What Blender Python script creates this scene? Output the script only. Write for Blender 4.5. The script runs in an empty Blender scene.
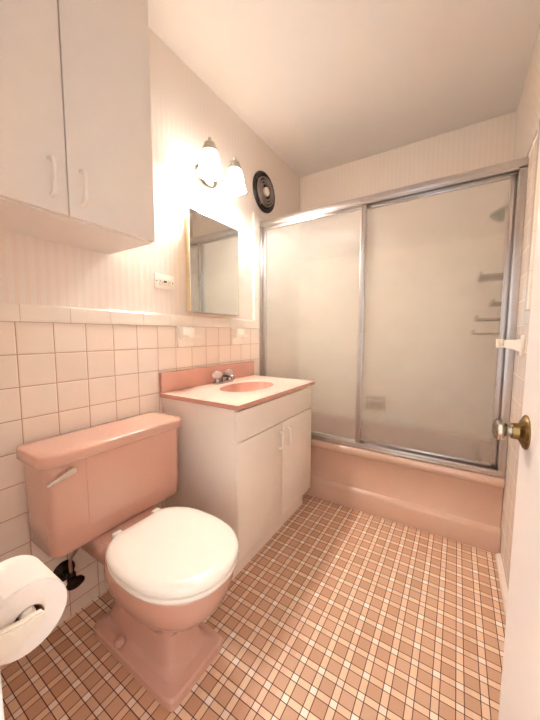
import bpy, bmesh, math, random
from mathutils import Vector, Matrix
random.seed(7)
C = bpy.context.scene.collection
PI = math.pi

# ------------------------------------------------------------------ materials
def srgb(r, g, b):
    f = lambda c: (c/255/12.92) if c/255 <= .04045 else ((c/255+.055)/1.055)**2.4
    return (f(r), f(g), f(b), 1)

class NT:
    def __init__(s, name):
        s.m = bpy.data.materials.new(name); s.m.use_nodes = True
        s.t = s.m.node_tree; s.n = s.t.nodes; s.l = s.t.links
        s.b = s.n['Principled BSDF']; s.out = s.n['Material Output']
    def node(s, typ, **kw):
        n = s.n.new(typ)
        for k, v in kw.items(): setattr(n, k, v)
        return n
    def put(s, sock, v):
        if hasattr(v, 'is_output') or isinstance(v, bpy.types.NodeSocket): s.l.new(v, sock)
        else: sock.default_value = v
    def math(s, op, a, b=None, c=None, clamp=False):
        n = s.node('ShaderNodeMath', operation=op); n.use_clamp = clamp
        s.put(n.inputs[0], a)
        if b is not None: s.put(n.inputs[1], b)
        if c is not None: s.put(n.inputs[2], c)
        return n.outputs[0]
    def smooth(s, v, a, b):
        n = s.node('ShaderNodeMapRange', interpolation_type='SMOOTHSTEP')
        s.put(n.inputs['Value'], v); n.inputs['From Min'].default_value = a; n.inputs['From Max'].default_value = b
        return n.outputs['Result']
    def mix(s, f, a, b, mode='MIX'):
        n = s.node('ShaderNodeMix', data_type='RGBA', blend_type=mode)
        s.put(n.inputs[0], f); s.put(n.inputs[6], a); s.put(n.inputs[7], b)
        return n.outputs[2]
    def pos(s):
        tc = s.node('ShaderNodeTexCoord'); sp = s.node('ShaderNodeSeparateXYZ')
        s.l.new(tc.outputs['Object'], sp.inputs[0]); s.tc = tc
        return sp.outputs
    def noise(s, scale, detail=2, rough=.5, vec=None):
        n = s.node('ShaderNodeTexNoise'); n.inputs['Scale'].default_value = scale
        n.inputs['Detail'].default_value = detail; n.inputs['Roughness'].default_value = rough
        if vec is None:
            tc = s.node('ShaderNodeTexCoord'); vec = tc.outputs['Object']
        s.l.new(vec, n.inputs['Vector'])
        return n.outputs['Fac']
    def bump(s, h, strength=.3, dist=.002):
        n = s.node('ShaderNodeBump'); n.inputs['Strength'].default_value = strength
        n.inputs['Distance'].default_value = dist; s.l.new(h, n.inputs['Height'])
        s.l.new(n.outputs[0], s.b.inputs['Normal']); return n
    def set(s, **kw):
        for k, v in kw.items(): s.put(s.b.inputs[k.replace('_', ' ')], v)
        return s

def plain(name, col, rough=.4, metal=0., var=.04, vscale=6, coat=0., bump=0.):
    t = NT(name)
    n = t.noise(vscale, 3)
    dark = tuple(c*(1-var*2.2) for c in col[:3])+(1,)
    t.set(Base_Color=t.mix(n, dark, col), Roughness=rough, Metallic=metal)
    t.b.inputs['Coat Weight'].default_value = coat
    t.b.inputs['Coat Roughness'].default_value = .08
    if bump: t.bump(t.noise(120, 3), bump, .001)
    return t.m

def tile_mat(name, ua, u0, v0, pitch, tile, grout, va=2):
    t = NT(name); p = t.pos()
    u = t.math('DIVIDE', t.math('SUBTRACT', p[ua], u0), pitch)
    v = t.math('DIVIDE', t.math('SUBTRACT', p[va], v0), pitch)
    du = t.math('PINGPONG', u, .5); dv = t.math('PINGPONG', v, .5)
    # pingpong(.,.5) is the distance to the nearest whole number
    d = t.math('MINIMUM', du, dv)
    m = t.smooth(d, .008, .020)
    cv = t.node('ShaderNodeCombineXYZ'); t.put(cv.inputs[0], t.math('FLOOR', u)); t.put(cv.inputs[1], t.math('FLOOR', v))
    wn = t.node('ShaderNodeTexWhiteNoise'); t.l.new(cv.outputs[0], wn.inputs['Vector'])
    tint = t.mix(wn.outputs['Value'], tile, tuple(c*f for c, f in zip(tile[:3], (.955, .93, .91)))+(1,))
    t.set(Base_Color=t.mix(m, grout, tint), Roughness=t.math('MULTIPLY_ADD', m, -.42, .62))
    h = t.math('ADD', t.smooth(d, .0, .05), t.math('MULTIPLY', t.noise(9, 1), .25))
    t.bump(h, .5, .0015)
    return t.m

PINK = srgb(210, 165, 148)
M = {}
M['porcelain'] = plain('pink_porcelain', PINK, .13, var=.03, coat=.4)
M['porcelain_tub'] = plain('pink_tub_enamel', srgb(213, 178, 157), .22, var=.03, coat=.3)
M['white_paint'] = plain('cream_painted_wood', srgb(234, 227, 220), .38, var=.015, vscale=20, bump=.12)
M['door_paint'] = plain('white_painted_door', srgb(238, 231, 226), .42, var=.015, vscale=20, bump=.25)
M['white_laminate'] = plain('white_laminate', srgb(242, 232, 220), .33, var=.012, vscale=12)
M['gap'] = plain('dark_gap_shade', srgb(96, 66, 48), .8)
M['ceiling'] = plain('ceiling_paint', srgb(228, 222, 218), .85, var=.02, vscale=3, bump=.5)
M['seat'] = plain('cream_seat_plastic', srgb(246, 240, 230), .16, var=.01, coat=.4)
M['ceramic'] = plain('white_ceramic', srgb(246, 236, 222), .12, var=.01, coat=.4)
M['trimtile'] = plain('cream_trim_tile', srgb(244, 234, 222), .14, var=.02, vscale=8, coat=.3)
M['chrome'] = plain('chrome', (.78, .76, .76, 1), .10, 1., var=.02)
M['dark_metal'] = plain('dark_oxidised_metal', srgb(58, 44, 38), .35, .9, var=.2, vscale=30)
M['alu'] = plain('anodised_aluminium', srgb(204, 198, 195), .32, 1., var=.05, vscale=14)
M['alu_dark'] = plain('aluminium_track_shadow_seal', srgb(96, 88, 86), .4, 1., var=.08)
M['brass'] = plain('aged_brass', srgb(150, 122, 76), .24, 1., var=.12, vscale=40)
M['nickel'] = plain('worn_nickel', srgb(176, 168, 156), .24, 1., var=.1, vscale=40)
M['gold_wood'] = plain('golden_wood_edge', srgb(236, 210, 164), .4, var=.1, vscale=12)
M['black'] = plain('black_fan_plastic', srgb(30, 24, 23), .35, var=.1)
M['black_deep'] = plain('dark_fan_hollow', srgb(14, 11, 10), .7)
M['fan_grey'] = plain('grey_fan_rim', srgb(150, 134, 126), .35, .0, var=.05)
M['paper'] = plain('toilet_tissue', srgb(248, 240, 234), .9, var=.015, vscale=60, bump=.5)
M['card'] = plain('cardboard_core', srgb(150, 112, 84), .85)
M['white_plastic'] = plain('white_plastic', srgb(244, 236, 226), .3, var=.01)
M['slot'] = plain('outlet_slot_dark', srgb(60, 48, 40), .5)
M['fitter'] = plain('brushed_pale_nickel', srgb(206, 200, 186), .35, .8, var=.06, vscale=40)
M['faucet'] = plain('dark_chrome', (.50, .46, .45, 1), .14, 1., var=.1)  # chrome with an evenly darker base colour
M['hose'] = plain('grey_supply_tube', srgb(160, 140, 126), .35, .7, var=.05)
M['amber'] = plain('tan_plastic', srgb(176, 122, 82), .4)
M['caddy'] = plain('brown_grey_caddy_plastic', srgb(166, 142, 110), .45)
M['showerhead'] = plain('grey_green_plastic', srgb(132, 134, 116), .35, .3)

t = NT('mirror_silver'); t.set(Base_Color=(.86, .88, .85, 1), Metallic=1., Roughness=.015); M['mirror'] = t.m

t = NT('frosted_lamp_glass')                   # the lit shades
t.set(Base_Color=(1, .96, .9, 1), Roughness=.4)
t.b.inputs['Emission Color'].default_value = (1, .98, .95, 1); t.b.inputs['Emission Strength'].default_value = 4.5
M['shade'] = t.m
t = NT('lit_bulb'); t.b.inputs['Emission Color'].default_value = (1, .97, .92, 1); t.b.inputs['Emission Strength'].default_value = 200; M['bulb'] = t.m

t = NT('clear_acrylic'); t.set(Base_Color=(.95, .88, .84, 1), Roughness=.08); t.b.inputs['Transmission Weight'].default_value = .75
t.b.inputs['IOR'].default_value = 1.45; M['acrylic'] = t.m

# obscure reeded shower glass: rough, slightly milky, fine vertical reeding on the pane
t = NT('obscure_reeded_glass'); p = t.pos()
rf = t.node('ShaderNodeBsdfRefraction'); rf.inputs['Roughness'].default_value = .18; rf.inputs['IOR'].default_value = 1.12
rf.inputs['Color'].default_value = (1, .99, .96, 1)
tl = t.node('ShaderNodeBsdfTranslucent'); tl.inputs['Color'].default_value = (.97, .94, .89, 1)
gl = t.node('ShaderNodeBsdfGlossy'); gl.inputs['Roughness'].default_value = .22
df = t.node('ShaderNodeBsdfDiffuse'); df.inputs['Color'].default_value = (.96, .93, .87, 1)
reed = t.math('SINE', t.math('MULTIPLY', p[0], 2*PI/.0065))
bp = t.node('ShaderNodeBump'); bp.inputs['Strength'].default_value = .35; bp.inputs['Distance'].default_value = .0015
t.l.new(reed, bp.inputs['Height'])
for n in (rf, gl): t.l.new(bp.outputs[0], n.inputs['Normal'])
def mixs(f, a, b):
    n = t.node('ShaderNodeMixShader'); t.put(n.inputs[0], f); t.l.new(a.outputs[0], n.inputs[1]); t.l.new(b.outputs[0], n.inputs[2]); return n
tr = t.node('ShaderNodeBsdfTransparent'); s0 = mixs(.58, rf, tr); s1 = mixs(.05, s0, tl); s2 = mixs(.14, s1, df)
fr = t.node('ShaderNodeFresnel'); fr.inputs['IOR'].default_value = 1.25
s3 = mixs(fr.outputs[0], s2, gl)
t.l.new(s3.outputs[0], t.out.inputs['Surface']); t.n.remove(t.b); M['glass'] = t.m

def wallpaper(name, ax):
    t = NT(name); p = t.pos()
    s = t.math('SINE', t.math('MULTIPLY', p[ax], 2*PI/.030))
    s2 = t.math('SINE', t.math('MULTIPLY', p[ax], 2*PI/.0100))
    k = t.smooth(s, -.35, .55)
    a = srgb(240, 231, 222); b = srgb(234, 221, 209)
    t.set(Base_Color=t.mix(k, a, b), Roughness=t.math('MULTIPLY_ADD', k, .16, .20))
    h = t.math('ADD', t.math('MULTIPLY', k, .5), t.math('ADD', t.math('MULTIPLY', s2, .12), t.math('MULTIPLY', t.noise(26, 3), .9)))
    t.bump(h, .42, .0016)
    return t.m
M['paper_y'] = wallpaper('striped_wallpaper_side', 1)
M['paper_x'] = wallpaper('striped_wallpaper_back', 0)
TILE = srgb(240, 227, 214); GROUT = srgb(186, 150, 126)
P = .1095
M['tile_left'] = tile_mat('cream_wall_tile_left', 1, .381, 1.146, P, TILE, GROUT)
M['tile_right'] = tile_mat('cream_wall_tile_right', 1, .381, 1.146, P, TILE, srgb(214, 190, 168))
M['tile_tub'] = tile_mat('cream_tub_tile_side', 1, .381, 1.146, P, srgb(252, 244, 230), srgb(242, 230, 214))
M['tile_back'] = tile_mat('cream_wall_tile_back', 0, 0, 1.146, P, srgb(252, 244, 230), srgb(242, 230, 214))

def floor_mosaic():
    t = NT('mosaic_floor'); p = t.pos(); m = .0643
    U = t.math('DIVIDE', t.math('SUBTRACT', p[0], .521-m/2), m)      # whole numbers fall half way between small tiles
    V = t.math('DIVIDE', t.math('SUBTRACT', p[1], .904-m/2), m)
    su = t.math('ABSOLUTE', t.math('SUBTRACT', t.math('FRACT', U), .5))
    sv = t.math('ABSOLUTE', t.math('SUBTRACT', t.math('FRACT', V), .5))
    w = .172
    iu = t.math('LESS_THAN', su, w); iv = t.math('LESS_THAN', sv, w)
    # index of the tile: small strip = floor(U), wide strip = floor(U+.5) + 100
    def idx(x, i): return t.math('ADD', t.math('MULTIPLY', i, t.math('FLOOR', x)),
                                 t.math('MULTIPLY', t.math('SUBTRACT', 1, i), t.math('ADD', t.math('FLOOR', t.math('ADD', x, .5)), 100.5)))
    cv = t.node('ShaderNodeCombineXYZ'); t.put(cv.inputs[0], idx(U, iu)); t.put(cv.inputs[1], idx(V, iv))
    wn = t.node('ShaderNodeTexWhiteNoise'); t.l.new(cv.outputs[0], wn.inputs['Vector']); r = wn.outputs['Value']
    cu = t.node('ShaderNodeTexWhiteNoise', noise_dimensions='1D'); t.put(cu.inputs['W'], t.math('FLOOR', U))
    big = t.mix(r, srgb(202, 158, 128), srgb(218, 176, 148))
    big = t.mix(t.math('MULTIPLY', t.noise(300, 2), .35), big, srgb(188, 138, 106))
    rect = t.mix(r, srgb(218, 180, 152), srgb(234, 204, 176))
    rect = t.mix(t.math('MULTIPLY', cu.outputs['Value'], .55), rect, srgb(238, 212, 180))
    small = t.mix(r, srgb(236, 210, 192), srgb(252, 242, 232))
    either = t.math('MAXIMUM', iu, iv); both = t.math('MULTIPLY', iu, iv)
    col = t.mix(both, t.mix(either, big, rect), small)
    d = t.math('MINIMUM', t.math('ABSOLUTE', t.math('SUBTRACT', su, w)), t.math('ABSOLUTE', t.math('SUBTRACT', sv, w)))
    k = t.smooth(d, .012, .027)
    t.set(Base_Color=t.mix(k, srgb(84, 46, 30), col), Roughness=t.math('MULTIPLY_ADD', k, -.3, .75))
    t.bump(t.math('ADD', k, t.math('MULTIPLY', t.noise(60, 2), .15)), .5, .0012)
    return t.m
M['floor'] = floor_mosaic()

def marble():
    t = NT('marble_top_painted_sheen')
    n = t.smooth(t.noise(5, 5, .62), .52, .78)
    t.set(Base_Color=t.mix(n, srgb(234, 206, 192), srgb(222, 172, 154)), Roughness=.14)  # deck paler than the basin: glare and wall reflection painted into the colour
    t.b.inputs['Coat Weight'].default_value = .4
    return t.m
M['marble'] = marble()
M['salmon'] = plain('salmon_marble', srgb(212, 158, 141), .16, var=.06, vscale=7, coat=.4)

# ------------------------------------------------------------------ mesh helpers
def box(bm, x0, x1, y0, y1, z0, z1, bev=0., seg=2):
    vs = [bm.verts.new((x, y, z)) for x in (x0, x1) for y in (y0, y1) for z in (z0, z1)]
    q = [(0,1,3,2), (4,6,7,5), (0,4,5,1), (2,3,7,6), (0,2,6,4), (1,5,7,3)]
    fs = [bm.faces.new([vs[i] for i in f]) for f in q]
    if bev:
        es = list({e for f in fs for e in f.edges})
        bmesh.ops.bevel(bm, geom=es, offset=bev, segments=seg, affect='EDGES', profile=.5)
    return bm

def loft(bm, rings, cap0=True, cap1=True, closed=True):
    R = [[bm.verts.new(p) for p in r] for r in rings]
    n = len(R[0])
    for a, b in zip(R, R[1:]):
        for i in range(n if closed else n-1):
            j = (i+1) % n
            bm.faces.new((a[i], a[j], b[j], b[i]))
    if cap0: bm.faces.new(list(reversed(R[0])))
    if cap1: bm.faces.new(R[-1])
    return R

def frame_of(d):
    d = Vector(d).normalized(); a = Vector((0, 0, 1)) if abs(d.z) < .9 else Vector((1, 0, 0))
    u = d.cross(a).normalized(); return d, u, d.cross(u).normalized()

def lathe(bm, prof, origin=(0,0,0), axis=(0,0,1), n=32, caps=True):
    """prof = [(radius, distance along axis)]"""
    d, u, v = frame_of(axis); o = Vector(origin); rings = []
    for r, h in prof:
        rings.append([o+d*h+(u*math.cos(2*PI*i/n)+v*math.sin(2*PI*i/n))*max(r, 1e-5) for i in range(n)])
    loft(bm, rings, caps, caps); return bm

def tube(bm, pts, r, n=12, taper=None):
    pts = [Vector(p) for p in pts]; rings = []; up = None
    for i, p in enumerate(pts):
        d = (pts[min(i+1, len(pts)-1)]-pts[max(i-1, 0)]).normalized()
        if up is None: _, u, v = frame_of(d)
        else:
            u = (up-d*up.dot(d)).normalized(); v = d.cross(u)
        up = u; rr = r if taper is None else taper[i]
        rings.append([p+(u*math.cos(2*PI*k/n)+v*math.sin(2*PI*k/n))*rr for k in range(n)])
    loft(bm, rings); return bm

def curve_pts(ctrl, n=8):
    """Catmull-Rom through control points"""
    c = [Vector(p) for p in ctrl]; c = [c[0]*2-c[1]]+c+[c[-1]*2-c[-2]]; out = []
    for i in range(1, len(c)-2):
        for k in range(n):
            s = k/n; a, b, d, e = c[i-1], c[i], c[i+1], c[i+2]
            out.append(.5*((2*b)+(-a+d)*s+(2*a-5*b+4*d-e)*s*s+(-a+3*b-3*d+e)*s**3))
    out.append(c[-2]); return out

def sup(x0, x1, yc, hw, z, pw=2.4, n=48, back=None):
    """superellipse ring; x from x0 to x1, half width hw about yc"""
    xc, a = (x0+x1)/2, (x1-x0)/2; out = []
    for i in range(n):
        th = 2*PI*i/n; c, s = math.cos(th), math.sin(th)
        out.append(Vector((xc+a*math.copysign(abs(c)**(2/pw), c), yc+hw*math.copysign(abs(s)**(2/pw), s), z)))
    return out

def rrect(x0, x1, y0, y1, z, r, k=6):
    out = []
    for cx, cy, a0 in ((x1-r, y1-r, 0), (x0+r, y1-r, 90), (x0+r, y0+r, 180), (x1-r, y0+r, 270)):
        for i in range(k+1):
            a = math.radians(a0+90*i/k); out.append(Vector((cx+r*math.cos(a), cy+r*math.sin(a), z)))
    return out

def obj(name, bm, mat, parent=None, smooth=True, ang=35):
    bmesh.ops.recalc_face_normals(bm, faces=bm.faces[:])
    me = bpy.data.meshes.new(name); bm.to_mesh(me); bm.free()
    me.materials.append(M[mat] if isinstance(mat, str) else mat)
    if smooth:
        for f in me.polygons: f.use_smooth = True
        try: me.set_sharp_from_angle(angle=math.radians(ang))
        except Exception: pass
    o = bpy.data.objects.new(name, me); C.objects.link(o)
    if parent is not None:
        o.parent = parent
        if parent.type == 'EMPTY' or parent.parent:
            o.matrix_parent_inverse = Matrix.Identity(4)
        # all geometry is written in room coordinates: bring it into the parent's frame
        w = Vector((0, 0, 0)); q = parent
        while q: w += q.location; q = q.parent
        me.transform(Matrix.Translation(-w))
    return o

def thing(name, label, cat, loc, group=None):
    o = bpy.data.objects.new(name, None); o.empty_display_size = .05; C.objects.link(o)
    o.location = loc; o['label'] = label; o['category'] = cat
    if group: o['group'] = group
    return o

def struct(name, bm, mat, parent=None, smooth=False):
    o = obj(name, bm, mat, parent, smooth)
    if parent is None: o['kind'] = 'structure'
    return o
B = bmesh.new

# ------------------------------------------------------------------ the room
W, YB, H = 1.466, 2.450, 2.479
YF = .085            # room face of the front wall (the doorway wall)
struct('floor', box(B(), -.12, W+.12, -.9, YB+.12, -.1, 0), 'floor')
struct('ceiling', box(B(), -.12, W+.12, -.03, YB+.12, H, H+.1), 'ceiling')
wl = struct('wall_left', box(B(), -.12, -.008, -.03, YB+.12, 0, H), 'paper_y')
struct('tile_field', box(B(), -.008, 0, YF, 1.86, 0, 1.146), 'tile_left', wl)
bm = B(); box(bm, -.008, 0, 1.86, YB, 0, 1.146); box(bm, -.008, 0, 1.796, YB, 1.146, 1.90); struct('tub_tile_field', bm, 'tile_tub', wl)
wr = struct('wall_right', box(B(), W+.008, W+.12, -.03, YB+.12, 0, H), 'paper_y')
bm = B(); box(bm, W, W+.008, YF, YB, 0, 1.146); box(bm, W, W+.008, 1.62, YB, 1.146, 1.90); struct('tile_field', bm, 'tile_right', wr)
wb = struct('wall_back', box(B(), -.008, W+.008, YB+.008, YB+.12, 0, H), 'paper_x')
struct('tile_field', box(B(), 0, W, YB, YB+.008, 0, 1.75), 'tile_back', wb)
JX0, JX1 = .826, 1.388
bm = B(); box(bm, -.008, JX0, YF-.11, YF, 0, H); box(bm, JX1, W+.008, YF-.11, YF, 0, H); box(bm, JX0, JX1, YF-.11, YF, 2.06, H)
struct('wall_front', bm, 'door_paint')

# bullnose cap tiles: laid as separate glazed lengths with fine joints
def cap_strip(bm, side, y0, y1, z0, z1, first):
    y = y0; nxt = first
    while y < y1-.002:
        e = min(nxt, y1)
        a, b = y+.0006, e-.0006
        if b > a:
            prof = [(0, z0), (.003, z0+.0005), (.004, z0+.01), (.0045, z1-.014), (.004, z1-.005), (.001, z1-.001), (-.008, z1), (-.008, z0)]
            sx = (lambda d: d) if side == 'l' else (lambda d: W-d)
            loft(bm, [[(sx(d), yy, z) for d, z in prof] for yy in (a, b)])
        y = e; nxt = e+.1525
bm = B(); cap_strip(bm, 'l', YF, 1.796, 1.146, 1.206, .2425)
def vcap(bm, side, ya, yb, z0, z1):
    z = z0
    while z < z1-.002:
        e = min(z+.1525, z1)
        prof = [(0, yb), (.003, yb-.0005), (.004, yb-.01), (.0045, ya+.014), (.004, ya+.005), (.001, ya+.001), (-.008, ya), (-.008, yb)]
        sx = (lambda d: d) if side == 'l' else (lambda d: W-d)
        loft(bm, [[(sx(d), y, zz) for d, y in prof] for zz in (z+.0006, e-.0006)])
        z = e
vcap(bm, 'l', 1.735, 1.796, 1.206, 1.947)
cap = [(1.796, YB)]
loft(bm, [[(d, yy, z) for d, z in [(0, 1.90), (.004, 1.905), (.0045, 1.93), (.001, 1.946), (-.008, 1.947), (-.008, 1.90)]] for yy in (1.797, YB)])
struct('trim_1', bm, 'trimtile', smooth=False)
bm = B(); cap_strip(bm, 'r', YF, 1.62, 1.146, 1.206, .2425); vcap(bm, 'r', 1.56, 1.62, 1.206, 1.947)
loft(bm, [[(W-d, yy, z) for d, z in [(0, 1.90), (.004, 1.905), (.0045, 1.93), (.001, 1.946), (-.008, 1.947), (-.008, 1.90)]] for yy in (1.621, YB)])
struct('trim_2', bm, 'trimtile')
bm = B()
loft(bm, [[(x, YB-d, z) for d, z in [(0, 1.75), (.005, 1.756), (.006, 1.79), (.001, 1.808), (-.008, 1.81), (-.008, 1.75)]] for x in (0.0, W)])
struct('trim_3', bm, 'trimtile')
# quarter-round tile along the foot of the right wall
bm = B(); y = .10
while y < 1.785:
    e = min(y+.1525, 1.785)
    prof = [(0, 0), (.022, 0), (.021, .006), (.017, .014), (.009, .021), (0, .024)]
    loft(bm, [[(W-d, yy, z) for d, z in prof] for yy in (y+.0012, e-.0012)]); y = e
struct('baseboard_right', bm, 'trimtile')
# doorway casing on the room side
bm = B(); box(bm, JX0-.004, JX0+.012, YF-.11, YF+.004, 0, 2.06, .002)
struct('trim_4', bm, 'door_paint')
bm = B(); box(bm, JX1-.012, JX1+.004, YF-.11, YF+.004, 0, 2.06, .002)
struct('trim_5', bm, 'door_paint')

# ------------------------------------------------------------------ open door
A = Vector((1.366, .095)); Bp = Vector((1.340, .700))        # hinge edge and free edge of the face we see
dv = (Bp-A).normalized(); nv = Vector((dv.y, -dv.x))         # nv points to the right wall
TH = .034
def slab(bm, a, b, z0, z1, s0, s1):
    q = [a+dv*0+nv*s0, b+nv*s0, b+nv*s1, a+nv*s1]
    loft(bm, [[(v.x, v.y, z0) for v in q], [(v.x, v.y, z1) for v in q]])
bm = B(); slab(bm, A, Bp, .012, 2.035, 0, TH)
bmesh.ops.bevel(bm, geom=bm.edges[:], offset=.002, segments=2, affect='EDGES')
door = struct('door_1', bm, 'door_paint')
kc = Bp-dv*.040; kz = .938; n3 = (-nv.x, -nv.y, 0)
o3 = (kc.x, kc.y, kz)
r = obj('knob_rosette', lathe(B(), [(.0300, 0), (.0300, .002), (.028, .004), (.022, .007), (.0145, .011), (.0135, .020), (.0125, .021)], o3, n3), 'brass', door)
r['label'] = 'aged brass rosette'
k = obj('door_knob', lathe(B(), [(.0105, .018), (.0098, .021), (.0098, .027), (.0125, .028), (.0175, .031), (.0200, .036), (.0190, .041), (.0145, .045), (.0070, .047), (0, .0475)], o3, n3), 'nickel', door)
k['label'] = 'worn nickel round knob'
pl = Bp+nv*TH*.5
bm = B(); lathe(bm, [(.006, -.001), (.006, .010), (.004, .013)], (pl.x, pl.y, kz), (dv.x, dv.y, 0)); obj('latch_bolt', bm, 'brass', door)

# ------------------------------------------------------------------ bathtub
tub = thing('bathtub', 'pink enamelled alcove bathtub with stepped apron below the sliding glass doors', 'bathtub', (W/2, 2.12, 0))
y0t = 1.800
prof = [(1.800, 0.001), (1.798, .010), (1.798, .108), (1.803, .120), (1.822, .132), (1.826, .145), (1.826, .330), (1.818, .345), (1.801, .352),
        (1.796, .362), (1.796, .378), (1.802, .392), (1.815, .399), (1.925, .402), (1.940, .396), (1.952, .375), (1.975, .16), (2.01, .10), (2.08, .08),
        (2.24, .08), (2.32, .10), (2.36, .17), (2.385, .37), (2.395, .398), (2.41, .404), (2.447, .405), (2.447, .001)]
xs = [.003, .05, .085, .12, .16, W-.16, W-.12, W-.085, W-.05, W-.003]
def tubz(x, y, z):
    # raise the basin floor towards both ends so that the well is closed
    if 1.93 < y < 2.40 and z < .40:
        t_ = min(x, W-x); f = 0 if t_ <= .086 else (1 if t_ >= .159 else .80 if t_ > .1 else .4)
        return .402-(.402-z)*f
    return z
bm = B(); loft(bm, [[(x, y, tubz(x, y, z)) for y, z in prof] for x in xs])
obj('tub_body', bm, 'porcelain_tub', tub, ang=40)
bm = B(); lathe(bm, [(.036, 0), (.036, .004), (.030, .008), (.0, .009)], (W-.095, 2.16, .30), (-1, 0, .15)); ov = obj('overflow_plate', bm, 'chrome', tub); ov['label'] = 'chrome overflow plate'

# ------------------------------------------------------------------ shower enclosure
enc = thing('shower_enclosure', 'aluminium framed pair of sliding obscure glass doors standing on the pink tub rim', 'shower door', (W/2, 1.83, .40))
ZB, ZT = .402, 1.905
x0e, x1e = .002, W-.002
bm = B(); box(bm, x0e, x1e, 1.806, 1.868, ZT-.036, ZT, .003); box(bm, x0e, x1e, 1.806, 1.811, ZT-.046, ZT-.036, .001)
box(bm, x0e, x1e, 1.834, 1.838, ZT-.052, ZT-.036, .001); box(bm, x0e, x1e, 1.862, 1.867, ZT-.046, ZT-.036, .001)
obj('header_track', bm, 'alu', enc)
bm = B(); box(bm, x0e, x1e, 1.806, 1.868, ZB, ZB+.010, .002); box(bm, x0e, x1e, 1.810, 1.814, ZB+.009, ZB+.028, .001)
box(bm, x0e, x1e, 1.835, 1.839, ZB+.009, ZB+.024, .001); box(bm, x0e, x1e, 1.861, 1.865, ZB+.009, ZB+.028, .001)
obj('bottom_track', bm, 'alu', enc)
for s in (0, 1):
    bm = B(); sx = (lambda a: x0e+a) if s == 0 else (lambda a: x1e-a)
    def bx(a, b, *r_): box(bm, min(sx(a), sx(b)), max(sx(a), sx(b)), *r_)
    wj = .020 if s == 0 else .030
    bx(0, .004, 1.806, 1.868, ZB+.010, ZT-.036, .001)
    for ya, yb in ((1.806, 1.811), (1.834, 1.838), (1.862, 1.867)): bx(.003, wj, ya, yb, ZB+.010, ZT-.037, .001)
    obj('side_jamb', bm, 'alu', enc)
def sliding(xa, xb, yc, pull):
    zb, zt = ZB+.022, ZT-.040; fw = .026; d = .009
    bm = B()
    box(bm, xa, xa+fw, yc-d, yc+d, zb, zt, .002); box(bm, xb-fw, xb, yc-d, yc+d, zb, zt, .002)
    box(bm, xa+fw, xb-fw, yc-d, yc+d, zt-.022, zt, .002); box(bm, xa+fw, xb-fw, yc-d, yc+d, zb, zb+.022, .002)
    # raised beads that grip the glass
    for a, b in ((xa+fw-.004, xa+fw+.003), (xb-fw-.003, xb-fw+.004)): box(bm, a, b, yc-d-.003, yc-d+.004, zb+.015, zt-.015, .001)
    f = obj('sliding_door', bm, 'alu', enc)
    g = obj('glass_pane', box(B(), xa+fw-.003, xb-fw+.003, yc-.0025, yc+.0025, zb+.019, zt-.019), 'glass', f, smooth=False)
    g['label'] = 'obscure reeded glass pane'
    if pull:
        bm = B(); box(bm, xb-.020, xb-.006, yc-d-.010, yc-d-.0005, 1.02, 1.115, .003)
        obj('pull_handle', bm, 'alu', f)
    return f
sliding(.022, .750, 1.8225, True)
sliding(.712, W-.030, 1.8500, False)

# ------------------------------------------------------------------ things inside the shower
sd = thing('soap_dish', 'cream ceramic soap dish with grab bar on the back tub wall seen through glass', 'soap dish', (.70, YB, .50))
bm = B(); box(bm, .625, .775, YB-.014, YB+.0005, .50, .61, .004); box(bm, .635, .765, YB-.075, YB-.010, .515, .530, .005); box(bm, .635, .765, YB-.075, YB-.066, .525, .545, .003)
obj('dish', bm, 'caddy', sd)
bm = B(); tube(bm, [(.645, YB-.012, .585), (.645, YB-.045, .585), (.755, YB-.045, .585), (.755, YB-.012, .585)], .007); obj('grab_bar', bm, 'ceramic', sd)
sh = thing('shower_sprayer', 'grey shower head on a short arm high on the right tub wall', 'shower head', (W, 2.10, 1.78))
bm = B(); lathe(bm, [(.028, 0), (.027, .004), (.012, .008)], (W-.0005, 2.10, 1.80), (-1, 0, 0)); obj('wall_flange', bm, 'chrome', sh)
bm = B(); tube(bm, curve_pts([(W-.004, 2.10, 1.80), (W-.035, 2.10, 1.80), (W-.060, 2.10, 1.785)]), .010); obj('shower_arm', bm, 'chrome', sh)
bm = B(); lathe(bm, [(.014, 0), (.017, .012), (.022, .020), (.036, .042), (.038, .052), (.034, .055), (0, .055)], (W-.056, 2.10, 1.79), (-.55, 0, -.85)); obj('spray_head', bm, 'showerhead', sh)
cd = thing('shower_caddy', 'tiered brown shower caddy on the right tub wall below the shower head', 'caddy', (W, 2.10, 1.05))
bm = B()
for yy in (2.04, 2.16): tube(bm, [(W-.006, yy, 1.02), (W-.006, yy, 1.60), (W-.006, 2.10, 1.70), (W-.006, 2.10, 1.745)], .004, 8)
obj('hanging_frame', bm, 'caddy', cd)
for z_, dp in ((1.42, .135), (1.27, .07), (1.185, .14), (1.105, .15)):
    bm = B(); box(bm, W-.010-dp, W-.008, 2.00, 2.20, z_, z_+.012, .003)
    box(bm, W-.010-dp, W-.004-dp, 2.00, 2.20, z_, z_+.030, .002)
    obj('shelf', bm, 'caddy', cd)

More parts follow.
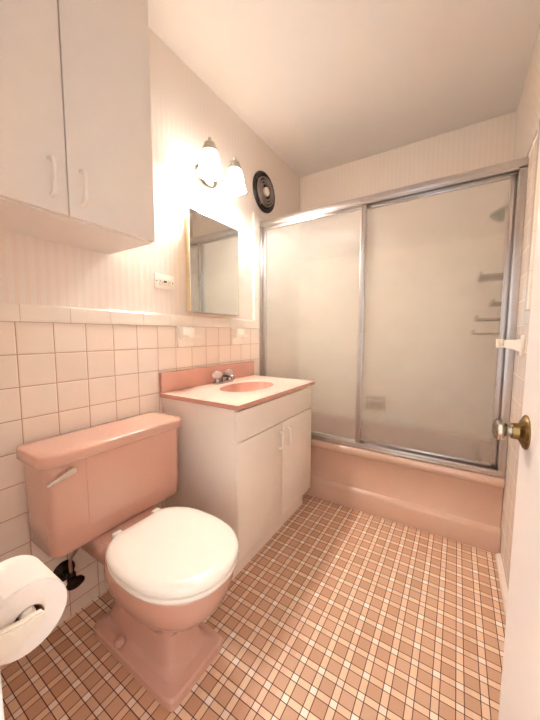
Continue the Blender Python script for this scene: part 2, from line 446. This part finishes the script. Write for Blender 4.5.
# ------------------------------------------------------------------ vanity cabinet, top, faucet
VY0, VY1, VX = .944, 1.688, .478
van = thing('vanity_cabinet', 'white laminate vanity cabinet with one false drawer and two doors under the salmon sink top', 'cabinet', (.24, 1.316, 0))
bm = B(); box(bm, .002, VX-.018, VY0+.003, VY0+.018, .118, .794, .001); box(bm, .002, VX-.058, VY0+.003, VY0+.018, .002, .118); box(bm, .002, VX-.018, VY1-.018, VY1-.001, .10, .794, .001)
box(bm, .002, VX-.055, VY1-.018, VY1-.001, .002, .10); box(bm, .002, VX-.018, VY0+.018, VY1-.018, .10, .118)
box(bm, VX-.060, VX-.050, VY0+.018, VY1-.018, .002, .10); box(bm, .002, .010, VY0+.018, VY1-.018, .118, .70)
box(bm, VX-.034, VX-.019, VY0+.018, VY1-.018, .118, .794)
obj('body', bm, 'white_laminate', van)
seamz = .648
obj('drawer_front', box(B(), VX-.018, VX, VY0+.002, VY1-.001, seamz+.003, .782, .0015), 'white_laminate', van)
ym = 1.325
def cdoor(ya, yb, hy):
    d = obj('door', box(B(), VX-.018, VX, ya, yb, .128, seamz-.003, .0015), 'white_laminate', van)
    bm = B(); tube(bm, curve_pts([(VX-.001, hy, .515), (VX+.018, hy, .520), (VX+.024, hy, .540), (VX+.024, hy, .580), (VX+.018, hy, .602), (VX-.001, hy, .607)], 5), .0055, 10)
    h = obj('handle', bm, 'white_plastic', d)
    return d
cdoor(VY0+.002, ym-.0015, 1.288); cdoor(ym+.0015, VY1-.001, 1.372)

TX1, TY0, TY1, TZ = .492, .930, 1.702, .816
top = thing('bathroom_sink', 'salmon marble sink top, its deck painted with pale sheen, with oval basin and backsplash on the white vanity', 'sink', (.24, 1.316, .795))
bxc, byc, ba, bb = .250, 1.325, .122, .188
N_ = 96
def ring_rect(z, x0, x1, y0, y1):
    out = []
    for i in range(N_):
        th = 2*PI*i/N_; c, s = math.cos(th), math.sin(th)
        t_ = min(((x1-bxc)/c if c > 1e-9 else (x0-bxc)/c if c < -1e-9 else 1e9), ((y1-byc)/s if s > 1e-9 else (y0-byc)/s if s < -1e-9 else 1e9))
        out.append([bxc+c*t_, byc+s*t_, z])
    for cx, cy in ((x0, y0), (x0, y1), (x1, y0), (x1, y1)):      # snap the nearest point onto each corner
        j = min(range(N_), key=lambda i: (out[i][0]-cx)**2+(out[i][1]-cy)**2); out[j][0], out[j][1] = cx, cy
    return [Vector(p) for p in out]
def oval(z, f): return [Vector((bxc+ba*f*math.cos(2*PI*i/N_), byc+bb*f*math.sin(2*PI*i/N_), z)) for i in range(N_)]
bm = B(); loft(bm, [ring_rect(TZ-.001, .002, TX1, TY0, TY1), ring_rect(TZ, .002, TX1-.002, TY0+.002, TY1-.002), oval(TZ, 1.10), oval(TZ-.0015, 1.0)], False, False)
deck = obj('deck', bm, 'marble', top, ang=20); deck['label'] = 'marbled deck with pale sheen painted in'
bm = B(); loft(bm, [ring_rect(TZ-.0012, .002, TX1, TY0, TY1), ring_rect(TZ-.020, .002, TX1, TY0, TY1), ring_rect(TZ-.022, .002, TX1-.003, TY0+.003, TY1-.003), oval(TZ-.022, 1.06)], False, False)
obj('edge', bm, 'salmon', top, ang=30)
bm = B(); loft(bm, [oval(TZ-.0015, 1.0), oval(TZ-.010, .975), oval(TZ-.035, .92), oval(TZ-.070, .80), oval(TZ-.100, .60), oval(TZ-.114, .36), oval(TZ-.118, .12)], False, False)
bs = obj('basin', bm, 'salmon', top, ang=60); bs['label'] = 'salmon oval basin'
bm = B(); box(bm, .002, .020, TY0, TY1+.012, TZ+.0003, .917, .003); obj('backsplash', bm, 'salmon', top)
bm = B(); lathe(bm, [(.022, 0), (.020, .003), (0, .002)], (bxc, byc, TZ-.1175), (0, 0, 1)); obj('drain', bm, 'chrome', top)

fa = thing('sink_faucet', 'small chrome faucet with two clear round handles at the back of the salmon sink top', 'faucet', (.055, 1.36, TZ))
FX, FY = .060, 1.335
bm = B()
rr = [rrect(FX-.024, FX+.024, FY-.078, FY+.078, TZ+z_, .022) for z_ in (.0006, .010)]+[rrect(FX-.020, FX+.020, FY-.074, FY+.074, TZ+.015, .018)]
loft(bm, rr); lathe(bm, [(.018, 0), (.016, .014), (.010, .024)], (FX, FY-.052, TZ+.012)); lathe(bm, [(.018, 0), (.016, .014), (.010, .024)], (FX, FY+.052, TZ+.012))
obj('faucet_base', bm, 'faucet', fa)
bm = B(); tube(bm, curve_pts([(FX, FY, TZ+.012), (FX+.004, FY, TZ+.040), (FX+.025, FY, TZ+.048), (FX+.060, FY, TZ+.044), (FX+.080, FY, TZ+.030)]), .011, 14); obj('spout', bm, 'faucet', fa)
for s in (-1, 1):
    bm = B(); q = [(.011, 0), (.022, .004), (.028, .012), (.029, .024), (.024, .036), (.013, .042), (0, .043)]
    d, u, v = frame_of((0, 0, 1)); rings = []
    for r_, h_ in q: rings.append([Vector((FX, FY+s*.052, TZ+.032+h_))+(u*math.cos(2*PI*i/24)+v*math.sin(2*PI*i/24))*max(r_*(1+.05*(-1)**i), 1e-5) for i in range(24)])
    loft(bm, rings); h = obj('faucet_handle', bm, 'acrylic', fa); h['label'] = 'clear acrylic round handle'
    bm = B(); lathe(bm, [(.009, 0), (.008, .003), (0, .004)], (FX, FY+s*.052, TZ+.0745)); obj('handle_cap', bm, 'chrome', h)

# ------------------------------------------------------------------ toilet
toi = thing('toilet', 'pink porcelain toilet with a cream seat standing left of the white vanity', 'toilet', (.35, .61, 0))
YC = .615
def bowlring(x0, x1, hw, z, pw): return sup(x0, x1, YC, hw, z, pw)
bm = B()
loft(bm, [bowlring(.14, .584, .118, .001, 16), bowlring(.14, .584, .118, .026, 16), bowlring(.143, .578, .114, .034, 14), bowlring(.150, .566, .104, .037, 12), bowlring(.160, .548, .092, .041, 10), bowlring(.17, .528, .079, .056, 8),
          bowlring(.18, .515, .072, .09, 7), bowlring(.19, .512, .070, .14, 5), bowlring(.18, .550, .092, .19, 3), bowlring(.17, .618, .128, .232, 2.4),
          bowlring(.18, .658, .154, .280, 2.3), bowlring(.20, .676, .166, .332, 2.3), bowlring(.21, .684, .171, .372, 2.3), bowlring(.215, .679, .167, .384, 2.3)])
obj('bowl', bm, 'porcelain', toi, ang=24)
bm = B(); loft(bm, [rrect(.03, .30, YC-.105, YC+.105, .30, .03), rrect(.025, .31, YC-.115, YC+.115, .35, .03), rrect(.025, .31, YC-.118, YC+.118, .392, .03), rrect(.03, .305, YC-.112, YC+.112, .398, .028)])
obj('rear_shelf', bm, 'porcelain', toi)
for s in (-1, 1):
    bm = B(); lathe(bm, [(.017, 0), (.017, .010), (.012, .020), (0, .024)], (.30, YC+s*.103, .044)); obj('bolt_cap', bm, 'porcelain', toi)
TKY0, TKY1 = .362, .872
bm = B()
def tank_ring(z, i): 
    return rrect(.022, .212-i*.25, TKY0+i, TKY1-i, z, .028)
loft(bm, [tank_ring(.402, .014), tank_ring(.409, .006), tank_ring(.50, .004), tank_ring(.60, .002), tank_ring(.70, 0)])
tank = obj('tank', bm, 'porcelain', toi, ang=50)
# raised centre panel on the tank front
bm = B(); loft(bm, [[(.200, TKY0+.110, .46), (.200, TKY1-.070, .46), (.2120, TKY1-.076, .46), (.2120, TKY0+.116, .46)], [(.203, TKY0+.110, .699), (.203, TKY1-.070, .699), (.2145, TKY1-.076, .699), (.2145, TKY0+.116, .699)]])
obj('front_panel', bm, 'porcelain', tank)
bm = B(); loft(bm, [rrect(.020, .224, TKY0-.010, TKY1+.006, .700, .034), rrect(.015, .232, TKY0-.017, TKY1+.012, .705, .040), rrect(.015, .232, TKY0-.017, TKY1+.012, .731, .040),
                    rrect(.0165, .2305, TKY0-.0155, TKY1+.0105, .7365, .038), rrect(.022, .225, TKY0-.010, TKY1+.005, .740, .034), rrect(.05, .190, TKY0+.03, TKY1-.03, .7405, .02)])
obj('tank_lid', bm, 'porcelain', toi, ang=60)
bm = B(); lathe(bm, [(.014, 0), (.014, .006), (.010, .012), (.008, .018)], (.209, .428, .672), (1, 0, 0))
lev = obj('flush_lever', bm, 'chrome', toi); lev['label'] = 'chrome flush lever'
bm = B(); loft(bm, [[(.226+a, y, z+b) for a, b in ((-.004, -h_), (.004, -h_), (.004, h_), (-.004, h_))] for y, z, h_ in ((.440, .676, .008), (.426, .673, .011), (.395, .664, .007), (.360, .655, .004))])
bmesh.ops.bevel(bm, geom=bm.edges[:], offset=.0015, segments=2, affect='EDGES'); obj('lever_arm', bm, 'chrome', lev)
# seat and lid: round-front outline, straight at the hinges
def seat_ring(off, z, xb=.282, n=64):
    out = []; xc = .485; af = .214-off; ar = .215-off; b = .176-off
    for i in range(n):
        th = 2*PI*i/n; c, s = math.cos(th), math.sin(th); pw = 2.15 if c > 0 else 2.7
        x = xc+(af if c > 0 else ar)*math.copysign(abs(c)**(2/pw), c)
        out.append(Vector((max(x, xb+off), YC-.005+b*math.copysign(abs(s)**(2/pw), s), z)))
    return out
bm = B(); loft(bm, [seat_ring(.012, .3845), seat_ring(.002, .388), seat_ring(0, .396), seat_ring(.001, .403), seat_ring(.010, .406)])
obj('seat', bm, 'seat', toi, ang=60)
bm = B(); loft(bm, [seat_ring(.010, .4075), seat_ring(.001, .410), seat_ring(-.001, .418), seat_ring(.003, .426), seat_ring(.012, .431), seat_ring(.040, .434), seat_ring(.10, .435)])
obj('seat_lid', bm, 'seat', toi, ang=60)
for s in (-1, 1):
    bm = B(); box(bm, .262, .296, YC+s*.078-.016, YC+s*.078+.016, .3985, .425, .005, 3); obj('seat_hinge', bm, 'seat', toi)

# water supply stop valve and tube
sv = thing('supply_valve', 'dark supply stop valve with a bent tube on the tiles below the pink toilet tank', 'valve', (.0, .465, .19))
vz, vy = .200, .475
bm = B(); lathe(bm, [(.040, 0), (.039, .003), (.014, .012), (.010, .014)], (.0005, vy, vz), (1, 0, 0)); obj('escutcheon', bm, 'dark_metal', sv)
bm = B(); tube(bm, [(.006, vy, vz), (.075, vy, vz)], .0095); lathe(bm, [(.014, -.02), (.015, -.01), (.015, .018), (.011, .024)], (.062, vy, vz), (0, 0, 1)); tube(bm, [(.06, vy, vz), (.085, vy, vz-.002)], .012); obj('valve_body', bm, 'dark_metal', sv)
bm = B(); d_, u_, v_ = frame_of((1, 0, 0)); rings = []
for h_, r_ in ((.085, .6), (.088, 1), (.098, 1), (.101, .6)): rings.append([Vector((h_, vy+.030*r_*math.cos(2*PI*i/24), vz-.002+.019*r_*math.sin(2*PI*i/24))) for i in range(24)])
loft(bm, rings); obj('valve_handle', bm, 'dark_metal', sv)
bm = B(); tube(bm, curve_pts([(.062, vy, vz+.018), (.062, vy, vz+.07), (.10, vy+.002, vz+.12), (.14, vy+.001, vz+.165), (.145, vy+.001, .395)]), .006); obj('supply_tube', bm, 'hose', sv)
bm = B(); lathe(bm, [(.018, 0), (.018, .014), (.014, .022), (.0, .022)], (.145, vy+.001, .3795), (0, 0, 1)); obj('coupling_nut', bm, 'dark_metal', sv)

# ------------------------------------------------------------------ wall cabinet over the toilet
CX, CY0, CY1, CZ0, CZ1 = .290, .150, .713, 1.435, 2.300
wc = thing('wall_cabinet', 'tall white two-door wall cabinet hanging above the pink toilet', 'cabinet', (0, .43, CZ0))
bm = B(); box(bm, -.007, CX-.018, CY0, CY0+.016, CZ0, CZ1); box(bm, -.007, CX-.018, CY1-.016, CY1, CZ0, CZ1); box(bm, -.007, CX-.018, CY0+.016, CY1-.016, CZ0, CZ0+.016)
box(bm, -.007, CX-.018, CY0+.016, CY1-.016, CZ1-.016, CZ1); box(bm, -.007, 0, CY0+.016, CY1-.016, CZ0+.016, CZ1-.016)
obj('body', bm, 'white_paint', wc)
sy = .432
obj('seam_shade_sheet', box(B(), CX-.022, CX-.0185, CY0+.016, CY1-.016, CZ0+.016, CZ1-.016), 'gap', wc)  # dark sheet behind both doors, standing in for the shade in their seam
for ya, yb, hy in ((CY0+.001, sy-.0018, .390), (sy+.0018, CY1-.001, .467)):
    d = obj('door', box(B(), CX-.018, CX, ya, yb, CZ0+.003, CZ1-.002, .0012), 'white_paint', wc)
    bm = B(); tube(bm, curve_pts([(CX-.001, hy, 1.478), (CX+.018, hy, 1.482), (CX+.026, hy, 1.496), (CX+.027, hy, 1.53), (CX+.026, hy, 1.556), (CX+.018, hy, 1.569), (CX-.001, hy, 1.572)], 5), .0058, 10)
    obj('handle', bm, 'white_plastic', d)

# ------------------------------------------------------------------ mirror cabinet
MX, MY0, MY1, MZ0, MZ1 = .060, 1.092, 1.492, 1.222, 1.742
mc = thing('medicine_cabinet', 'frameless mirrored medicine cabinet with golden wooden side above the sink', 'mirror cabinet', (0, 1.29, MZ0))
g = obj('cabinet_box', box(B(), -.007, MX-.005, MY0+.032, MY1-.006, MZ0+.004, MZ1-.004, .001), 'gold_wood', mc); g['label'] = 'golden wooden box side'
obj('mirror_door', box(B(), MX-.005, MX, MY0, MY1, MZ0, MZ1, .0012), 'mirror', mc, smooth=False)
bm = B(); box(bm, MX-.006, MX+.003, MY0+.02, MY1-.02, MZ0-.006, MZ0+.003, .001); obj('bottom_channel', bm, 'alu', mc)
bm = B(); lathe(bm, [(.005, 0), (.005, .002), (0, .003)], (MX, MY0+.018, MZ1-.018), (1, 0, 0)); obj('mirror_screw', bm, 'chrome', mc)

# ------------------------------------------------------------------ vanity light
LX = .125
vl = thing('vanity_light', 'two-shade vanity light with lit frosted glass shades on the wall above the mirror', 'light', (0, 1.28, 1.95))
bm = B(); loft(bm, [[(x, 1.28+a*math.cos(2*PI*i/32), 1.985+b*math.sin(2*PI*i/32)) for i in range(32)] for x, a, b in ((-.007, .085, .055), (.006, .085, .055), (.014, .075, .046), (.018, .05, .03))])
obj('wall_plate', bm, 'nickel', vl)
for yy in (1.180, 1.378):
    bm = B(); tube(bm, curve_pts([(.012, 1.28+(yy-1.28)*.5, 1.985), (.045, 1.28+(yy-1.28)*.7, 1.972), (.090, yy, 2.00), (LX, yy, 2.050)]), .0065); arm = obj('lamp_arm', bm, 'nickel', vl)
    bm = B(); lathe(bm, [(.0, .064), (.006, .062), (.010, .054), (.006, .046), (.013, .041), (.027, .032), (.032, .016), (.036, .012), (.041, -.004), (.041, -.010), (0, -.010)], (LX, yy, 2.035), n=12)
    obj('shade_fitter', bm, 'fitter', arm)
    bm = B()
    def sq(r_, z_): return [Vector((LX+r_*math.cos(a)*k_, yy+r_*math.sin(a)*k_, z_)) for a, k_ in [(2*PI*i/32, (abs(math.cos(2*PI*i/32))**4+abs(math.sin(2*PI*i/32))**4)**-.18) for i in range(32)]]
    loft(bm, [sq(.030, 2.024), sq(.038, 2.014), sq(.044, 1.990), sq(.049, 1.955), sq(.056, 1.925), sq(.060, 1.916), sq(.057, 1.916), sq(.046, 1.955), sq(.040, 1.99), sq(.034, 2.012), sq(.010, 2.02)])
    b_ = B(); lathe(b_, [(.0, -.034), (.012, -.031), (.022, -.022), (.027, -.008), (.026, .006), (.018, .022), (.013, .034), (.013, .060), (0, .060)], (LX, yy, 1.945))
    s_ = obj('lamp_shade', bm, 'shade', vl, ang=50); s_['label'] = 'lit frosted glass shade'; obj('bulb', b_, 'bulb', s_)

# ------------------------------------------------------------------ extractor fan
fn = thing('exhaust_fan', 'round black exhaust fan with a pale centre cap high on the left wall', 'fan', (0, 1.873, 2.128))
FC = (-.0075, 1.873, 2.128)
bm = B(); lathe(bm, [(.137, 0), (.139, .006), (.136, .014), (.128, .018), (.118, .016), (.112, .008), (.112, .003), (0, .003)], FC, (1, 0, 0), 56); obj('outer_ring', bm, 'black', fn)
for i, r_ in enumerate((.098, .078, .058)):
    bm = B(); lathe(bm, [(r_-.005, 0), (r_-.008, .014+.003*i), (r_, .018+.003*i), (r_+.003, .003)], (.002, 1.873, 2.128), (1, 0, 0), 48, caps=False); obj('grille_ring', bm, 'fan_grey', fn)
bm = B()
for k_ in range(4):
    a = PI/4+k_*PI/2+.25
    tube(bm, [(.016, 1.873+.02*math.cos(a), 2.128+.02*math.sin(a)), (.006, 1.873+.118*math.cos(a), 2.128+.118*math.sin(a))], .0035, 8)
obj('grille_spokes', bm, 'fan_grey', fn)
bm = B(); lathe(bm, [(.022, 0), (.030, .010), (.032, .022), (.028, .030), (0, .032)], (-.004, 1.873, 2.128), (1, 0, 0), 32); h = obj('centre_cap', bm, 'ceramic', fn); h['label'] = 'pale round centre cap'
# one quadrant of the grille is solid
bm = B(); rings = []
for r_ in (.030, .112):
    pass
seg = [(.011, 1.873+r_*math.cos(a), 2.128+r_*math.sin(a)) for r_ in (.028,) for a in [math.radians(-75+q*11.25) for q in range(13)]]
seg2 = [(.009, 1.873+.114*math.cos(a), 2.128+.114*math.sin(a)) for a in [math.radians(-75+q*11.25) for q in range(13)]]
lo = [[(x+dx, y, z) for x, y, z in s_] for s_ in (seg, seg2) for dx in (0,)]
loft(bm, [lo[0], lo[1], [(x+.006, y, z) for x, y, z in seg2], [(x+.010, y, z) for x, y, z in seg], lo[0]], False, False, closed=False)
obj('solid_louvre', bm, 'black', fn)

# ------------------------------------------------------------------ outlet
ol = thing('power_outlet', 'white power outlet plate laid sideways on the wall left of the mirror', 'outlet', (0, .985, 1.36))
oz, oy = 1.362, .982
bm = B(); loft(bm, [[(x, oy+a, oz+b) for a, b in ((-w_, -h_), (w_, -h_), (w_, h_), (-w_, h_))] for x, w_, h_ in ((-.0075, .058, .0355), (-.004, .058, .0355), (-.0015, .054, .0315))]); bmesh.ops.bevel(bm, geom=[e for e in bm.edges if abs(e.verts[0].co.x-e.verts[1].co.x) > 1e-4], offset=.002, segments=2, affect='EDGES')
obj('cover_plate', bm, 'white_plastic', ol)
bm = B(); box(bm, -.002, .0012, oy-.034, oy+.034, oz-.017, oz+.017, .0015); rc = obj('receptacle', bm, 'ceramic', ol)
bm = B()
for s in (-1, 1):
    for dz_ in (-.006, .006): box(bm, .0008, .0016, oy+s*.018-.004, oy+s*.018+.004, oz+dz_-.001, oz+dz_+.001)
    lathe(bm, [(.0028, 0), (0, .0003)], (.0014, oy+s*.028, oz), (1, 0, 0), 12)
for s in (-1, 1): box(bm, .0008, .0030, oy+s*.0045-.0035, oy+s*.0045+.0035, oz-.005, oz+.005)
obj('slots', bm, 'slot', rc)
bm = B()
bm.free()
for s in (-1, 1): obj('plate_screw', lathe(B(), [(.003, 0), (.003, .001), (0, .0015)], (-.0015, oy+s*.047, oz), (1, 0, 0), 12), 'slot', ol)

# ------------------------------------------------------------------ ceramic fittings on the left wall
def ceramic_dish(yc, name, label, cat, shelf):
    t_ = thing(name, label, cat, (0, yc, 1.09), 'white ceramic fittings above the sink')
    bm = B(); box(bm, -.0002, .014, yc-.053, yc+.053, 1.037, 1.146, .004, 3)
    box(bm, .008, .046, yc-.050, yc+.040, 1.080, 1.143, .007, 3)
    obj('wall_plate', bm, 'ceramic', t_)
    bm = B()
    if shelf == 0:
        loft(bm, [rrect(.010, .096, yc-.046, yc+.046, z_, .014) for z_ in (1.086, 1.102)]); obj('shelf', bm, 'ceramic', t_)
    else:
        loft(bm, [rrect(.010, .090, yc-.032, yc+.032, z_, .014) for z_ in (1.088, 1.102)]); obj('shelf', bm, 'ceramic', t_)
    return t_
ceramic_dish(1.096, 'toothbrush_holder', 'white ceramic holder with a wide shelf on the tiles nearer the toilet', 'toothbrush holder', 0)
ceramic_dish(1.535, 'tumbler_holder', 'white ceramic holder with a narrow shelf on the tiles beside the shower frame', 'cup holder', 1)

# ------------------------------------------------------------------ towel bar bracket, right wall
tb = thing('towel_bracket', 'white ceramic towel bar bracket with a notched end on the right wall above the doorknob', 'towel bracket', (W, 1.66, 1.06))
ty, tz = 1.605, 1.062
bm = B(); box(bm, W-.014, W+.0005, ty-.036, ty+.036, tz-.045, tz+.045, .005, 3); obj('wall_plate', bm, 'ceramic', tb)
bm = B()
loft(bm, [[(x, ty+a, tz+dz_+b) for a, b in ((-w_, -h_), (w_, -h_), (w_, h_), (-w_, h_))] for x, w_, h_, dz_ in ((W-.012, .024, .026, 0), (W-.035, .018, .020, .003), (W-.066, .014, .016, .006))])
box(bm, W-.092, W-.064, ty-.014, ty+.016, tz-.014, tz-.002, .003); box(bm, W-.092, W-.064, ty+.006, ty+.018, tz-.006, tz+.026, .003); box(bm, W-.092, W-.081, ty-.012, ty+.010, tz-.006, tz+.016, .003)
obj('bracket_arm', bm, 'ceramic', tb)

# ------------------------------------------------------------------ toilet paper and its holder
RX0, RX1, RY, RZ = .590, .688, .159, .670
ph = thing('paper_holder', 'white ceramic two-armed toilet paper holder on the wall beside the doorway', 'paper holder', (.65, YF, .67))
bm = B()
for xx in (.568, .712): box(bm, xx-.022, xx+.022, YF+.0005, YF+.012, .622, .716, .004, 3)
box(bm, .57, .71, YF+.0005, YF+.007, .640, .700, .002)
obj('wall_plate', bm, 'ceramic', ph)
for s, xa, xb in ((0, .568, .582), (1, .6955, .7095)):
    bm = B(); loft(bm, [[(x, y, RZ+b) for x, b in ((xa-e, -h1), (xb+e, -h1), (xb+e, h2), (xa-e, h2))] for y, h1, h2, e in ((YF+.008, .034, .022, .004), (YF+.030, .028, .013, .001), (RY-.01, .024, .008, 0), (RY+.008, .017, .007, 0), (RY+.016, .010, .004, -.002))])
    bmesh.ops.bevel(bm, geom=bm.edges[:], offset=.003, segments=2, affect='EDGES'); obj('arm', bm, 'ceramic', ph)
bm = B(); lathe(bm, [(.006, 0), (.0095, .004), (.0105, .012), (.0105, .098), (.0095, .108), (.006, .1135)], (.5821, RY, RZ), (1, 0, 0)); obj('spindle', bm, 'white_plastic', ph)
tp = thing('toilet_paper_roll', 'thick white toilet paper roll hanging on the holder at the left edge', 'toilet paper', (.65, RY, RZ-.06))
RZc = RZ-.0095
bm = B(); lathe(bm, [(.0215, 0), (.0535, 0), (.055, .0015), (.055, RX1-RX0-.0015), (.0535, RX1-RX0), (.0215, RX1-RX0), (.0215, 0)], (RX0, RY, RZc), (1, 0, 0), 64, caps=False)
# loose last sheet
rings = []
for xx in (RX0+.001, RX1-.004):
    rings.append([(xx, RY+(.0555+.0012*max(0, i-12)/4)*math.cos(a), RZc+(.0555+.0012*max(0, i-12)/4)*math.sin(a)) for i, a in enumerate([math.radians(20+6*k_) for k_ in range(17)])])
r0, r1 = rings; off = lambda r_: [(x, RY+(y-RY)*1.008, RZc+(z-RZc)*1.008) for x, y, z in r_]
loft(bm, [r0, r1, off(r1), off(r0), r0], False, False, closed=False)
obj('tissue', bm, 'paper', tp, ang=45)
bm = B(); lathe(bm, [(.0200, .001), (.0213, .001), (.0213, .097), (.0200, .097), (.0200, .001)], (RX0, RY, RZc), (1, 0, 0), 40, caps=False); c_ = obj('cardboard_core', bm, 'card', tp); c_['label'] = 'brown cardboard core'

# ------------------------------------------------------------------ light and camera
w = bpy.data.worlds.new('doorway_fill'); bpy.context.scene.world = w; w.use_nodes = True  # uniform background glow added as fill through the open doorway
bg = w.node_tree.nodes['Background']; bg.inputs[0].default_value = (1, 1, .99, 1); bg.inputs[1].default_value = .85

cam = bpy.data.cameras.new('camera'); co = bpy.data.objects.new('camera', cam); C.objects.link(co)
yaw, pitch, roll = .5632, .0872, .0023
F = Vector((-math.sin(yaw)*math.cos(pitch), math.cos(yaw)*math.cos(pitch), -math.sin(pitch))); Rv = Vector((math.cos(yaw), math.sin(yaw), 0)); U = Rv.cross(F)
R2 = math.cos(roll)*Rv+math.sin(roll)*U; U2 = -math.sin(roll)*Rv+math.cos(roll)*U
co.matrix_world = Matrix.Translation((1.2332, 0, 1.1066)) @ Matrix((R2, U2, -F)).transposed().to_4x4()
cam.sensor_fit = 'VERTICAL'; cam.sensor_height = 24; cam.lens = 296.2*24/720; cam.clip_start = .01
sc = bpy.context.scene; sc.camera = co
sc.view_settings.view_transform = 'Standard'; sc.view_settings.look = 'None'; sc.view_settings.gamma = 1
sc.view_settings.use_curve_mapping = False; sc.view_settings.exposure = 1.47
sc.cycles.max_bounces = 20; sc.cycles.diffuse_bounces = 8; sc.cycles.transmission_bounces = 16; sc.cycles.transparent_max_bounces = 24; sc.cycles.sample_clamp_indirect = 25
